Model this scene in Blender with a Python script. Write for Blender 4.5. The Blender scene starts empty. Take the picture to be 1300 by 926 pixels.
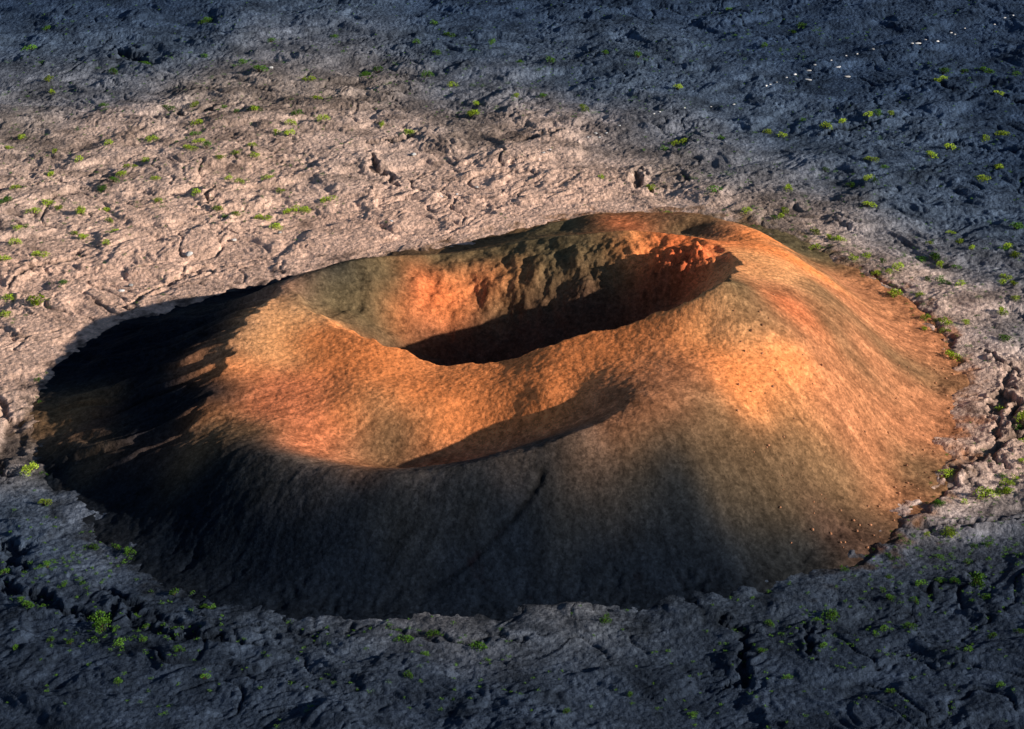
import bpy, math, random
import numpy as np
from mathutils import Vector

random.seed(7)
rng = np.random.default_rng(11)
R = math.radians
scene = bpy.context.scene
COL = scene.collection

# ------------------------------------------------------------------ viewpoint
# metres; the plain is z = 0, the viewer stands on a cliff edge to the south (-Y)
ALPHA = R(25.5); DIST = 564.0; HFOV = R(25.0)
W0, H0 = 1300.0, 926.0
FPX = (W0 / 2) / math.tan(HFOV / 2)
CAM = np.array([0.0, -DIST * math.cos(ALPHA), DIST * math.sin(ALPHA)])
FWD = np.array([0.0, math.cos(ALPHA), -math.sin(ALPHA)])
UP = np.array([0.0, math.sin(ALPHA), math.cos(ALPHA)])
RIGHT = np.array([1.0, 0.0, 0.0])

SUN_AZ = R(-18.0)      # from +X, negative = towards the viewer
SUN_EL = R(19.5)


def ray(px, py):
    return FWD + RIGHT * ((px - W0 / 2) / FPX) - UP * ((py - H0 / 2) / FPX)


def at(px, py, h=0.0):
    """survey point: the place on level h seen in that direction"""
    d = ray(px, py)
    t = (h - CAM[2]) / d[2]
    p = CAM + d * t
    return p[0], p[1]


# ------------------------------------------------------------------ noise
_perm = np.random.default_rng(5).permutation(256).astype(np.int32)
_perm = np.concatenate([_perm, _perm])
_ang = np.random.default_rng(6).random(256) * 2 * np.pi
_gx, _gy = np.cos(_ang).astype(np.float32), np.sin(_ang).astype(np.float32)


def perlin(x, y, seed=0):
    x = np.asarray(x, np.float32) + seed * 17.31
    y = np.asarray(y, np.float32) + seed * 9.73
    xi = np.floor(x); yi = np.floor(y)
    fx = x - xi; fy = y - yi
    xi = xi.astype(np.int32) & 255; yi = yi.astype(np.int32) & 255
    u = fx * fx * fx * (fx * (fx * 6 - 15) + 10); v = fy * fy * fy * (fy * (fy * 6 - 15) + 10)
    xj = (xi + 1) & 255; yj = (yi + 1) & 255

    def g(a, b, dx, dy):
        k = _perm[_perm[a] + b]
        return _gx[k] * dx + _gy[k] * dy
    n00 = g(xi, yi, fx, fy); n10 = g(xj, yi, fx - 1, fy)
    n01 = g(xi, yj, fx, fy - 1); n11 = g(xj, yj, fx - 1, fy - 1)
    a = n00 + u * (n10 - n00); b = n01 + u * (n11 - n01)
    return (a + v * (b - a)) * 1.5


def fbm(x, y, o=4, seed=0, gain=.5):
    s = 0; a = 1; f = 1
    for i in range(o):
        s = s + a * perlin(x * f, y * f, seed + i * 3.7)
        a *= gain; f *= 2.03
    return s


def sstep(a, b, x):
    t = np.clip((x - a) / (b - a), 0, 1)
    return t * t * (3 - 2 * t)


def dense(pts, step=5.0):
    out = [pts[0]]
    for a, b in zip(pts[:-1], pts[1:]):
        a = np.array(a, float); b = np.array(b, float)
        n = max(1, int(np.hypot(*(b - a)[:2]) / step))
        for k in range(1, n + 1):
            out.append(tuple(a + (b - a) * k / n))
    return out


def polydist(x, y, pts):
    """distance to an open polyline and the position along it (0..1)"""
    best = np.full(x.shape, 1e9, np.float32); tt = np.zeros(x.shape, np.float32)
    n = len(pts) - 1
    for i in range(n):
        ax, ay = pts[i][:2]; bx, by = pts[i + 1][:2]
        dx, dy = bx - ax, by - ay; L = dx * dx + dy * dy + 1e-9
        t = np.clip(((x - ax) * dx + (y - ay) * dy) / L, 0, 1)
        d = np.hypot(x - ax - t * dx, y - ay - t * dy)
        m = d < best
        best = np.where(m, d, best); tt = np.where(m, (i + t) / n, tt)
    return best, tt


def inside(x, y, poly):
    c = np.zeros(x.shape, bool)
    n = len(poly)
    for i in range(n):
        ax, ay = poly[i]; bx, by = poly[(i + 1) % n]
        if ay == by: continue
        m = ((ay > y) != (by > y)) & (x < (bx - ax) * (y - ay) / (by - ay) + ax)
        c ^= m
    return c


# ------------------------------------------------------------------ the cone: surveyed lines (direction, height)
BASE = [(57, 505), (52, 560), (75, 620), (130, 672), (190, 718), (265, 755), (330, 776), (430, 782), (520, 781), (640, 779), (740, 772),
        (850, 766), (930, 756), (1010, 735), (1080, 702), (1125, 670), (1162, 625), (1192, 580), (1206, 530), (1206, 480), (1190, 440),
        (1160, 405), (1120, 370), (1065, 335), (1000, 303), (930, 283), (860, 274), (770, 274), (690, 288), (600, 313), (500, 326),
        (400, 346), (280, 378), (170, 412), (115, 445), (75, 480)]
LINES = [
    # near lip of the lower hollow, rising to the right-hand summit
    [(235, 560, 11), (300, 566, 15), (350, 585, 15.5), (420, 601, 15.5), (490, 606, 16), (560, 600, 17), (630, 589, 18.7), (700, 568, 21.3), (760, 541, 23.4), (800, 514, 24.8), (850, 480, 26.8)],
    # lower hollow floor
    [(400, 576, 12.5), (480, 589, 9.2), (560, 581, 9.8), (640, 563, 12.4), (700, 543, 16.2), (745, 522, 20), (775, 510, 22.6)],
    # slope above the hollow
    [(470, 520, 15.5), (560, 515, 16), (640, 505, 18), (720, 480, 22), (760, 462, 23.8), (800, 450, 25.6), (840, 440, 27.4)],
    [(690, 500, 20.4), (760, 492, 23.3), (800, 487, 25.2), (840, 475, 26.6)],
    # left ridge, running down to the front left
    [(440, 332, 20.5), (390, 347, 20), (345, 366, 19), (310, 388, 18.3), (292, 425, 17.5), (272, 470, 16), (250, 520, 13.5), (235, 560, 11)],
    [(390, 410, 18), (350, 460, 16), (320, 520, 14), (420, 480, 16)],
    # rim, near side
    [(345, 372, 19), (395, 392, 18.5), (440, 420, 18.5), (480, 436, 18.5), (520, 448, 17.5), (553, 465, 16.5), (590, 460, 17.5), (640, 460, 19), (690, 445, 22.5), (712, 430, 24), (760, 420, 26), (820, 402, 29.5), (880, 385, 33.6), (918, 363, 37)],
    # summit and far rim
    [(918, 363, 37), (945, 342, 29), (938, 322, 26), (890, 303, 24.6), (850, 297, 24.2), (800, 293, 23.8), (740, 298, 22.5), (680, 304, 20.5), (620, 316, 18), (570, 322, 17), (500, 325, 19), (440, 332, 20.5)],
    # right shoulder and flank
    [(968, 352, 29.0), (1000, 345, 26.5), (1030, 360, 24)],
    [(900, 420, 29.5), (880, 450, 27.8)],
    [(1080, 420, 17.5), (1060, 500, 17.5), (960, 540, 19.5), (860, 590, 18.5)],
    # outer ring behind the far rim
    [(700, 283, 10), (740, 277, 12), (800, 274, 13.5), (870, 279, 15), (940, 294, 17), (1000, 320, 18.5), (1030, 345, 17.5)],
    [(720, 290, 9.5), (800, 288, 10.5), (870, 292, 13), (930, 303, 16.5)],
    # left flank
    [(140, 520, 5), (190, 470, 11)],
    [(300, 566, 15), (235, 571, 10.6), (150, 574, 6.4), (85, 569, 3)],
]
RIM = [(360, 366, 19), (395, 392, 18.5), (440, 420, 18.5), (480, 436, 18.5), (520, 448, 17.5), (553, 465, 16.5), (590, 460, 17.5), (640, 460, 19), (690, 445, 22.5),
       (712, 430, 24), (760, 420, 26), (820, 402, 29.5), (880, 385, 33.6), (918, 363, 37), (940, 342, 29), (930, 322, 26), (890, 303, 24.6), (850, 297, 24.2), (800, 293, 23.8),
       (740, 298, 22.5), (680, 304, 20.5), (620, 316, 18), (570, 322, 17), (500, 325, 19), (440, 332, 20.5), (395, 347, 20)]

ctrl = []
for ln in LINES:
    w = [(*at(a, b, h), h) for a, b, h in ln]
    ctrl += dense(w, 9.0)
base_w = [at(a, b, 0) for a, b in BASE]
bc = np.mean(base_w, axis=0)
for x, y in dense(base_w + [base_w[0]], 12.0)[:-1]:
    ctrl.append((x, y, 0.0))
    dx, dy = x - bc[0], y - bc[1]
    ctrl.append((bc[0] + dx * .93, bc[1] + dy * .93, 2.2))
    ctrl.append((bc[0] + dx * 1.06, bc[1] + dy * 1.06, -1.6))
    ctrl.append((bc[0] + dx * 1.2, bc[1] + dy * 1.2, -4.0))
ctrl = np.array(ctrl, float)
# drop near-duplicates
keep = []
for i, p in enumerate(ctrl):
    if all((p[0] - ctrl[j][0]) ** 2 + (p[1] - ctrl[j][1]) ** 2 > 3.0 for j in keep): keep.append(i)
ctrl = ctrl[keep]


def tps_fit(P, lam=1.5):
    n = len(P)
    X = P[:, :2] / 50.0
    r2 = ((X[:, None] - X[None]) ** 2).sum(-1)
    K = np.where(r2 > 0, .5 * r2 * np.log(r2 + 1e-12), 0) + np.eye(n) * lam * 1e-3
    Q = np.c_[np.ones(n), X]
    A = np.block([[K, Q], [Q.T, np.zeros((3, 3))]])
    return np.linalg.solve(A, np.r_[P[:, 2], 0, 0, 0])


TP = tps_fit(ctrl)


def tps(x, y):
    sh = x.shape; x = x.ravel() / 50.0; y = y.ravel() / 50.0
    out = TP[-3] + TP[-2] * x + TP[-1] * y
    for (cx, cy, _), w in zip(ctrl, TP[:-3]):
        r2 = (x - cx / 50.0) ** 2 + (y - cy / 50.0) ** 2
        out += w * .5 * r2 * np.log(r2 + 1e-12)
    return out.reshape(sh)


rim_w = [at(a, b, h) for a, b, h in RIM]
# smooth closed rim
rim_s = dense(rim_w + [rim_w[0]], 3.0)[:-1]
_r = np.array(rim_s)
for _ in range(2):
    _r = (np.roll(_r, 1, 0) + 2 * _r + np.roll(_r, -1, 0)) / 4
rim_s = [tuple(p) for p in _r]


def cone_parts(x, y):
    h = tps(x, y)
    jx = x + 1.6 * fbm(x / 9, y / 9, 3, 21); jy = y + 1.6 * fbm(x / 9, y / 9, 3, 22)
    d, _ = polydist(jx, jy, rim_s + [rim_s[0]])
    ins = inside(jx, jy, rim_s)
    sd = np.where(ins, d, -d)
    D = 25.0
    s = np.clip(sd, 0, None)
    slope = .66 + .45 * sstep(18, -22, y - .25 * x) + .10 * perlin(x / 20, y / 20, 31)
    ex, ey = at(872, 318, 24)
    slope = slope - .22 * np.exp(-((x - ex) / 26) ** 2 - ((y - ey) / 17) ** 2)
    q = s * slope / D
    depth = D * q / (1 + q ** 5) ** .2
    hc = np.maximum(h - depth, -4.0)
    return hc, sd


# ------------------------------------------------------------------ lava plain
def px_line(pts): return [at(a, b, 0) for a, b in pts]


FISS = [  # (line, half width, depth)
    (px_line([(1075, 712), (1110, 690), (1145, 662), (1185, 632), (1205, 600), (1215, 585), (1245, 577), (1275, 560), (1300, 552)]), 1.7, 3.2),
    (px_line([(1100, 345), (1135, 362), (1160, 385), (1185, 410), (1205, 440), (1210, 470)]), 1.6, 2.6),
    (px_line([(-10, 505), (8, 530), (14, 560), (4, 585), (8, 610)]), 2.2, 3.6),
    (px_line([(1270, 490), (1285, 520), (1290, 545)]), 1.6, 2.5),
    (px_line([(1270, 590), (1262, 530), (1268, 500)]), 1.2, 2.2),
    (px_line([(0, 740), (60, 768), (110, 785), (160, 770), (180, 800), (270, 816), (330, 820)]), 1.7, 2.6),
    (px_line([(120, 745), (160, 765), (240, 800), (262, 815)]), 1.3, 2.2),
    (px_line([(0, 690), (25, 700), (28, 720)]), 1.6, 3.0),
    (px_line([(240, 755), (262, 770), (275, 778)]), 1.0, 1.8),
    (px_line([(920, 785), (945, 800), (945, 836), (930, 870)]), 1.4, 2.4),
    (px_line([(310, 800), (380, 805), (440, 798), (520, 803), (590, 815), (700, 812)]), .9, 1.5),
    (px_line([(1020, 795), (1030, 815), (1040, 840)]), .9, 1.5),
    (px_line([(1120, 672), (1180, 668), (1230, 668), (1300, 655)]), .9, 1.5),
    (px_line([(140, 58), (170, 68), (190, 80)]), 2.2, 3.0),
    (px_line([(468, 195), (478, 215), (490, 222), (505, 232)]), 1.3, 2.2),
    (px_line([(268, 240), (262, 262)]), 1.0, 1.6),
    (px_line([(230, 148), (255, 145), (270, 135)]), 1.5, 2.2),
    (px_line([(805, 212), (812, 235), (825, 240)]), 1.4, 2.2),
    (px_line([(540, 165), (500, 178), (440, 182)]), 1.4, 2.0),
    (px_line([(1170, 105), (1230, 120), (1300, 128)]), 1.4, 2.0),
    (px_line([(1190, 175), (1240, 185), (1300, 192)]), 1.3, 2.0),
    (px_line([(1040, 170), (1090, 158), (1130, 150)]), 1.2, 1.7),
    (px_line([(640, 180), (690, 172), (720, 168)]), 1.1, 1.6),
    (px_line([(155, 400), (180, 372), (230, 350), (300, 330)]), .9, 1.3),
    (px_line([(0, 365), (60, 335), (110, 318)]), .9, 1.2),
    (px_line([(1240, 440), (1285, 470), (1300, 480)]), 1.1, 1.7),
    (px_line([(1215, 585), (1240, 620), (1300, 610)]), .7, 1.0),
    (px_line([(1285, 525), (1275, 470), (1282, 470)]), 1.3, 2.0),
]
OUTCROP = [(a_, b_, r_, h_ * .75) for a_, b_, r_, h_ in [(115, 645, 8, 1.6), (100, 632, 6, 1.2), (138, 655, 4, 1.2), (180, 690, 6, .9), (200, 697, 5, .8), (237, 716, 4, 1.0), (280, 740, 5, .9), (365, 775, 7, 1.1), (400, 782, 7, 1.0), (330, 788, 7, 1.0),
           (740, 775, 7, 1.7), (755, 785, 6, 1.4), (790, 772, 5, 1.3), (865, 775, 5, 1.2), (685, 783, 8, 1.2), (560, 788, 10, 1.3), (480, 790, 8, 1.0), (950, 752, 4, 1.3), (975, 735, 4, 1.3),
           (1065, 700, 5, 1.2), (1140, 650, 7, 1.4), (1170, 640, 5, 1.2), (1010, 745, 9, 1.2), (1195, 560, 5, 1.2), (1215, 520, 7, 1.3), (1205, 600, 6, 1.2), (880, 772, 8, 1.0)]]


def lava(x, y):
    wx = x + 7 * fbm(x / 32, y / 32, 3, 1); wy = y + 7 * fbm(x / 32, y / 32, 3, 2)
    big = 1.3 * fbm(x / 70, y / 70, 2, 3)
    n1 = fbm(wx / 26, wy / 17, 3, 4)
    lobes = .85 * sstep(-.09, .11, n1) + .5 * sstep(.20, .32, n1) + .3 * np.abs(perlin(wx / 15, wy / 9, 5))
    # tumuli: billowed swells
    bil = .45 * (np.abs(perlin(wx / 9, wy / 7, 6)) + .5 * np.abs(perlin(wx / 4.2, wy / 3.4, 7)))
    # ropy folds, bent round the swells
    ux = wx + 5 * perlin(wx / 11, wy / 11, 8); uy = wy + 5 * perlin(wx / 11, wy / 11, 9)
    rope = 1 - np.abs(perlin(ux / 5.5, uy / 1.9, 10)) - .5 * np.abs(perlin(ux / 2.8, uy / 1.2, 11))
    mrope = sstep(-.25, .25, perlin(x / 22, y / 22, 12))
    fine = fbm(wx / 1.7, wy / 1.3, 3, 13, .6)
    cr = np.abs(perlin(ux / 16, uy / 11, 14)); mcr = sstep(-.15, .2, perlin(x / 45, y / 45, 15))
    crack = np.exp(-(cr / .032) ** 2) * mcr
    cr2 = np.abs(perlin(ux / 6.5 + 3, uy / 5, 16)); crack2 = np.exp(-(cr2 / .045) ** 2) * sstep(-.1, .3, perlin(x / 18, y / 18, 17))
    rough = .35 + .65 * sstep(-.25, .25, fbm(x / 34, y / 24, 2, 18))
    z = big + lobes + bil * rough + .58 * rope * (.30 + .70 * mrope) + .34 * fine * (.35 + .65 * rough) - .9 * crack - .35 * crack2 - 1.05
    return z, crack, crack2, rough


_fb = [(min(p[0] for p in l), max(p[0] for p in l), min(p[1] for p in l), max(p[1] for p in l)) for l, _, _ in FISS]


def ground_z(x, y):
    z, c1, c2, rough = lava(x, y)
    deep = np.zeros(x.shape, np.float32)
    jx = x + 2.4 * fbm(x / 7, y / 7, 4, 41, .65); jy = y + 2.4 * fbm(x / 7, y / 7, 4, 42, .65)
    for (l, hw, dp), bb in zip(FISS, _fb):
        m = (x > bb[0] - 10) & (x < bb[1] + 10) & (y > bb[2] - 10) & (y < bb[3] + 10)
        if not m.any(): continue
        d, t = polydist(jx[m], jy[m], l)
        wdt = hw * (1.1 + .9 * perlin(x[m] / 6, y[m] / 6, 43)) * (.25 + .75 * np.sin(np.pi * np.clip(t, .04, .96)) ** .5)
        k = 1 - sstep(.55, 1.25, d / np.maximum(wdt, .12))
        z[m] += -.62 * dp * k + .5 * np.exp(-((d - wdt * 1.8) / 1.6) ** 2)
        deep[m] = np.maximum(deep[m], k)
    z = z * (1 - .10 * (1 - sstep(-110, -70, y)))
    far = sstep(600, 2200, np.hypot(x, y))
    z = z * (1 - far)
    return z, np.maximum(deep, np.clip(c1, 0, 1) * .8), rough


def base_blend(x, y):
    """>0 inside the foot of the cone (metres from the foot line)"""
    d, _ = polydist(x, y, base_w + [base_w[0]])
    return np.where(inside(x, y, base_w), d, -d)


def outcrop(x, y):
    o = np.zeros(x.shape, np.float32)
    for a, b, r, h in OUTCROP:
        cx, cy = at(a, b, 0)
        m = (np.abs(x - cx) < r * 3) & (np.abs(y - cy) < r * 3)
        if m.any():
            o[m] = np.maximum(o[m], h * np.exp(-(((x[m] - cx) / r) ** 2 + ((y[m] - cy) / (r * .8)) ** 2)))
    return o


def axis(lo, hi, step, ext, grow=1.25):
    a = list(np.arange(lo, hi + step, step))
    s = step; v = a[-1]
    while v < ext:
        s *= grow; v += s; a.append(v)
    s = step; v = a[0]; pre = []
    while v > -ext:
        s *= grow; v -= s; pre.append(v)
    return np.array(pre[::-1] + a, np.float32)


def grid_mesh(name, xs, ys, Z, attrs, mask=None):
    nx, ny = len(xs), len(ys)
    X, Y = np.meshgrid(xs, ys)
    co = np.stack([X, Y, Z], -1).reshape(-1, 3).astype(np.float32)
    idx = np.arange(nx * ny, dtype=np.int32).reshape(ny, nx)
    q = np.stack([idx[:-1, :-1], idx[:-1, 1:], idx[1:, 1:], idx[1:, :-1]], -1)
    if mask is not None:
        fm = mask[:-1, :-1] | mask[:-1, 1:] | mask[1:, 1:] | mask[1:, :-1]
        q = q[fm]
    q = q.reshape(-1, 4)
    if mask is not None:
        used = np.unique(q); rem = np.full(nx * ny, -1, np.int32); rem[used] = np.arange(len(used))
        q = rem[q]; co = co[used]
    else: used = None
    me = bpy.data.meshes.new(name)
    me.vertices.add(len(co)); me.vertices.foreach_set('co', co.ravel())
    me.loops.add(q.size); me.loops.foreach_set('vertex_index', q.ravel().astype(np.int32))
    me.polygons.add(len(q))
    me.polygons.foreach_set('loop_start', np.arange(0, q.size, 4, dtype=np.int32))
    me.polygons.foreach_set('use_smooth', np.ones(len(q), bool))
    me.update(calc_edges=True)
    for k, v in attrs.items():
        v = np.asarray(v, np.float32)
        if v.ndim == 3:
            v = v.reshape(-1, v.shape[-1]); v = v[used] if used is not None else v
            a = me.attributes.new(k, 'FLOAT_COLOR', 'POINT')
            a.data.foreach_set('color', np.c_[v, np.ones(len(v))].astype(np.float32).ravel())
        else:
            v = v.ravel(); v = v[used] if used is not None else v
            a = me.attributes.new(k, 'FLOAT', 'POINT'); a.data.foreach_set('value', v)
    o = bpy.data.objects.new(name, me); COL.objects.link(o)
    return o


# ------------------------------------------------------------------ survey of colours (albedo, with some shade painted in)
def kernel_col(x, y, pts, cols, sig):
    num = np.zeros(x.shape + (cols.shape[1],), np.float32); den = np.full(x.shape, 1e-9, np.float32)
    for (cx, cy), c, in zip(pts, cols):
        w = 1.0 / (((x - cx) ** 2 + (y - cy) ** 2) / sig ** 2 + .5) ** 2.3
        num += w[..., None] * np.log(c); den += w
    return np.exp(num / den[..., None])


def blur(A, n):
    n = int(n)
    for ax in (0, 1):
        for _ in range(2):
            P = np.concatenate([np.repeat(A.take([0], ax), n, ax), A, np.repeat(A.take([-1], ax), n, ax)], ax).astype(np.float64)
            c = np.cumsum(P, ax); w = 2 * n
            A = ((c.take(range(w, c.shape[ax]), ax) - c.take(range(0, c.shape[ax] - w), ax)) / w).astype(np.float32)
    return A


# ---- cone mesh
cx_s = np.arange(-135, 128, .36, dtype=np.float32)
cy_s = np.arange(-130, 128, .36, dtype=np.float32)
CX, CY = np.meshgrid(cx_s, cy_s)
cone_h0, RSD = cone_parts(CX, CY)
foot = base_blend(CX, CY)


def bilin(Z, xs, ys, x, y):
    fx = np.clip((x - xs[0]) / (xs[1] - xs[0]), 0, len(xs) - 1.001); fy = np.clip((y - ys[0]) / (ys[1] - ys[0]), 0, len(ys) - 1.001)
    i = int(fx); j = int(fy); u = fx - i; v = fy - j
    return (Z[j, i] * (1 - u) + Z[j, i + 1] * u) * (1 - v) + (Z[j + 1, i] * (1 - u) + Z[j + 1, i + 1] * u) * v


def hit(px, py):
    """first place where that line of sight meets the cone or the plain"""
    d = ray(px, py); d = d / np.linalg.norm(d)
    t0 = (36.0 - CAM[2]) / d[2]; t1 = (0 - CAM[2]) / d[2]
    for k in range(240):
        t = t0 + (t1 - t0) * k / 239
        p = CAM + d * t
        if cx_s[0] < p[0] < cx_s[-1] and cy_s[0] < p[1] < cy_s[-1] and p[2] <= bilin(cone_h0, cx_s, cy_s, p[0], p[1]): return p[0], p[1]
    p = CAM + d * t1
    return p[0], p[1]


OR = (.97, .305, .095); YL = (.98, .46, .185); FB = (.12, .078, .044); PIT_SHADE = (.085, .045, .034); RD = (.80, .15, .05); OL = (.145, .115, .062); BR = (.44, .18, .085); BO = (.24, .14, .07)
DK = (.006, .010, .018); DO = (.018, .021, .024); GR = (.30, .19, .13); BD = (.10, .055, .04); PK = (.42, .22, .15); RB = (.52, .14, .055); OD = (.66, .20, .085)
CC = [(330, 385, YL), (380, 405, YL), (420, 435, OR), (340, 440, YL), (290, 470, OR), (262, 520, OR), (330, 500, OD), (385, 485, OD), (430, 465, OR), (470, 460, OR), (360, 520, OD), (450, 520, OR), (400, 555, OD), (300, 540, BO),
      (380, 358, PK), (345, 368, PK), (450, 345, OL), (420, 375, OL), (400, 370, OL), (470, 400, OL), (450, 370, OL),
      (500, 345, OL), (560, 332, OL), (620, 328, OL), (680, 315, OL), (740, 310, OL), (780, 312, OL), (545, 368, RD), (560, 385, OR), (590, 365, OR), (610, 375, RB), (525, 385, RB), (500, 390, OR), (520, 415, OR), (520, 440, PIT_SHADE), (560, 450, PIT_SHADE), (610, 440, PIT_SHADE), (660, 420, PIT_SHADE), (710, 405, PIT_SHADE), (770, 385, PIT_SHADE), (830, 372, PIT_SHADE), (640, 360, OR), (640, 388, OL), (700, 340, OL), (740, 350, BO),  # dark pit floor points: crater shadow deepened by painting it into the colour
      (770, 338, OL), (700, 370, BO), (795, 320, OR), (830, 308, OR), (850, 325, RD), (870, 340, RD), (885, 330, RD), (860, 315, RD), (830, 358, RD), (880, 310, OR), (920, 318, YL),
      (950, 325, YL), (1000, 325, OR), (970, 350, YL), (935, 362, OL), (950, 385, BO), (900, 400, YL), (860, 410, OR), (800, 430, OR), (740, 440, OR), (900, 440, OR), (930, 420, YL),
      (720, 290, OL), (760, 286, BO), (790, 285, RB), (815, 284, RB), (840, 285, BO), (870, 286, OL), (850, 277, BR), (900, 292, BR), (960, 303, OR), (1000, 308, OL), (1030, 335, BO),
      (1010, 390, RB), (1020, 430, BR), (980, 400, BO), (1000, 370, BR), (1040, 370, BO), (1070, 360, BR), (1100, 400, BR), (1060, 420, BO), (1110, 450, BR), (1130, 420, BR), (1150, 470, BO), (1150, 540, BR), (1100, 560, BR),
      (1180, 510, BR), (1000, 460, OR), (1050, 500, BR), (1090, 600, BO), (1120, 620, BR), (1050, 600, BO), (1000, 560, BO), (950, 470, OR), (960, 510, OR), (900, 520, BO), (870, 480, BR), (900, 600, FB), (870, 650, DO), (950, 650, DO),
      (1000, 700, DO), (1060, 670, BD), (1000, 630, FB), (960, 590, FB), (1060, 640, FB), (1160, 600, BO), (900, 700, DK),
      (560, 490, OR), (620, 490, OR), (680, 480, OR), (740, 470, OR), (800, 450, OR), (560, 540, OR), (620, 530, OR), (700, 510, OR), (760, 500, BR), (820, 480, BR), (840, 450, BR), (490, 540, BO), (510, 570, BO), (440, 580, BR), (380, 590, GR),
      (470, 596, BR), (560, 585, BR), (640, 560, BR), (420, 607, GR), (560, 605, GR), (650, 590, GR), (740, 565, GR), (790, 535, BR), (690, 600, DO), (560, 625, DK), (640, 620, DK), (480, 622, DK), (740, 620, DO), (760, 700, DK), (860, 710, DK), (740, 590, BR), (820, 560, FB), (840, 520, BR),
      (400, 640, DK), (500, 640, DO), (600, 640, DO), (700, 640, DO), (800, 620, DO), (800, 700, DK), (600, 720, DK), (450, 720, DK), (350, 700, DK), (250, 650, DK), (150, 600, DK), (200, 600, DK), (100, 560, BO), (75, 530, BO), (140, 574, BO), (210, 571, BD), (270, 567, BO), (120, 535, BD), (120, 500, BO),  # front slope: black cinder, with fading light painted in as well
      (170, 570, BD), (330, 640, DK), (300, 600, DO), (340, 600, DO), (200, 450, DK), (150, 440, DK), (180, 500, DK), (210, 420, DK), (270, 395, DK), (330, 355, DK), (130, 470, DK), (250, 500, DK), (420, 336, DO), (250, 420, DK), (230, 480, DK), (200, 530, DK), (80, 590, DK), (700, 740, DK), (280, 400, BR), (260, 450, BR), (750, 660, DO), (650, 680, DK)]  # left flank points near-black: its shade is painted into the colour
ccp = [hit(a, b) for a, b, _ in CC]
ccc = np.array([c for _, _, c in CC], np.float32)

# relief of the cone
dz = np.zeros(CX.shape, np.float32)
ang = np.arctan2(CY - bc[1], CX - bc[0]); rad = np.hypot(CX - bc[0], CY - bc[1])
_rl = np.array([at(a, b, h) for a, b, h in [(440, 332, 22), (390, 347, 22), (345, 366, 22), (310, 388, 21.5), (292, 425, 20.5), (272, 470, 18.5), (250, 520, 15), (235, 560, 11), (150, 600, 4)]])
_o = np.argsort(_rl[:, 1]); ridge_x = np.interp(CY, _rl[_o, 1], _rl[_o, 0])
west = sstep(2.0, 2.6, np.abs(ang)) * sstep(-2, 5, ridge_x - CX)
outer = sstep(1, 6, -RSD)
front = sstep(.75, 1.1, -ang) * sstep(68, 78, rad)
wa = ang + .05 * fbm(CX / 25, CY / 25, 3, 50)
rill = fbm(wa * 20, rad / 55, 3, 51)
rill2 = fbm(wa * 60, rad / 22, 3, 54)
dz += outer * sstep(0, 12, foot) * (rill * (.02 + 1.5 * west + .12 * front) + rill2 * (.30 * west + .05 * front))
# cinder grain
dz += .10 * fbm(CX / 2.0, CY / 2.0, 3, 52, .65) * sstep(-2, 3, foot)
dz += .40 * fbm(CX / 17, CY / 17, 2, 53) * sstep(2, 10, foot) * outer
# crags in the far and right crater walls
wall = sstep(1, 6, RSD) * (1 - sstep(26, 36, RSD))
fx0, fy0 = hit(720, 335); fx1, fy1 = hit(850, 330)
crag = np.maximum(np.exp(-((CX - fx0) / 30) ** 2 - ((CY - fy0) / 24) ** 2), np.exp(-((CX - fx1) / 22) ** 2 - ((CY - fy1) / 24) ** 2))
cn = fbm(CX / 4.5, CY / 7, 5, 55, .65)
bx, by = hit(862, 346)
blk = np.exp(-((CX - bx) / 9) ** 4 - ((CY - by) / 5.5) ** 4)
dz += wall * blk * (4.2 + 1.2 * cn)
dz += wall * (.14 + .50 * crag) * (cn + .4 * np.abs(perlin(CX / 3, CY / 3, 56)))
wd = np.clip(ridge_x + 2.6 * fbm(CX / 10, CY / 5, 3, 69) - CX, 0, 60)
dz -= 2.6 * (1 - np.exp(-wd / 3.2)) * sstep(1.9, 2.5, np.abs(ang)) * sstep(6, 26, foot) * outer
lipw = [at(a, b, h) for a, b, h in [(300, 566, 15), (350, 585, 15.5), (420, 602, 15.5), (490, 606, 16), (560, 600, 17), (630, 589, 18.7), (700, 568, 21.3), (760, 541, 23.4), (800, 514, 24.8)]]
ld, lt = polydist(CX + .8 * perlin(CX / 9, CY / 9, 67), CY + .8 * perlin(CX / 9, CY / 9, 68), lipw)
dz += .95 * np.exp(-ld / 3.0) * sstep(0, .12, lt) * (1 - sstep(.8, 1, lt))
spw = [at(a, b, h) for a, b, h in [(300, 566, 15), (235, 571, 10.6), (150, 574, 6.4), (85, 569, 3)]]
ld, lt = polydist(CX + perlin(CX / 9, CY / 9, 67), CY + perlin(CX / 9, CY / 9, 68), spw)
dz += .8 * np.exp(-ld / 3.0) * sstep(0, .12, lt) * (1 - sstep(.75, 1, lt))
right = (1 - sstep(.7, 1.2, np.abs(ang))) * sstep(50, 70, rad) * sstep(0, 12, foot)
dz += right * (.16 * rill + .10 * rill2)
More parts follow.
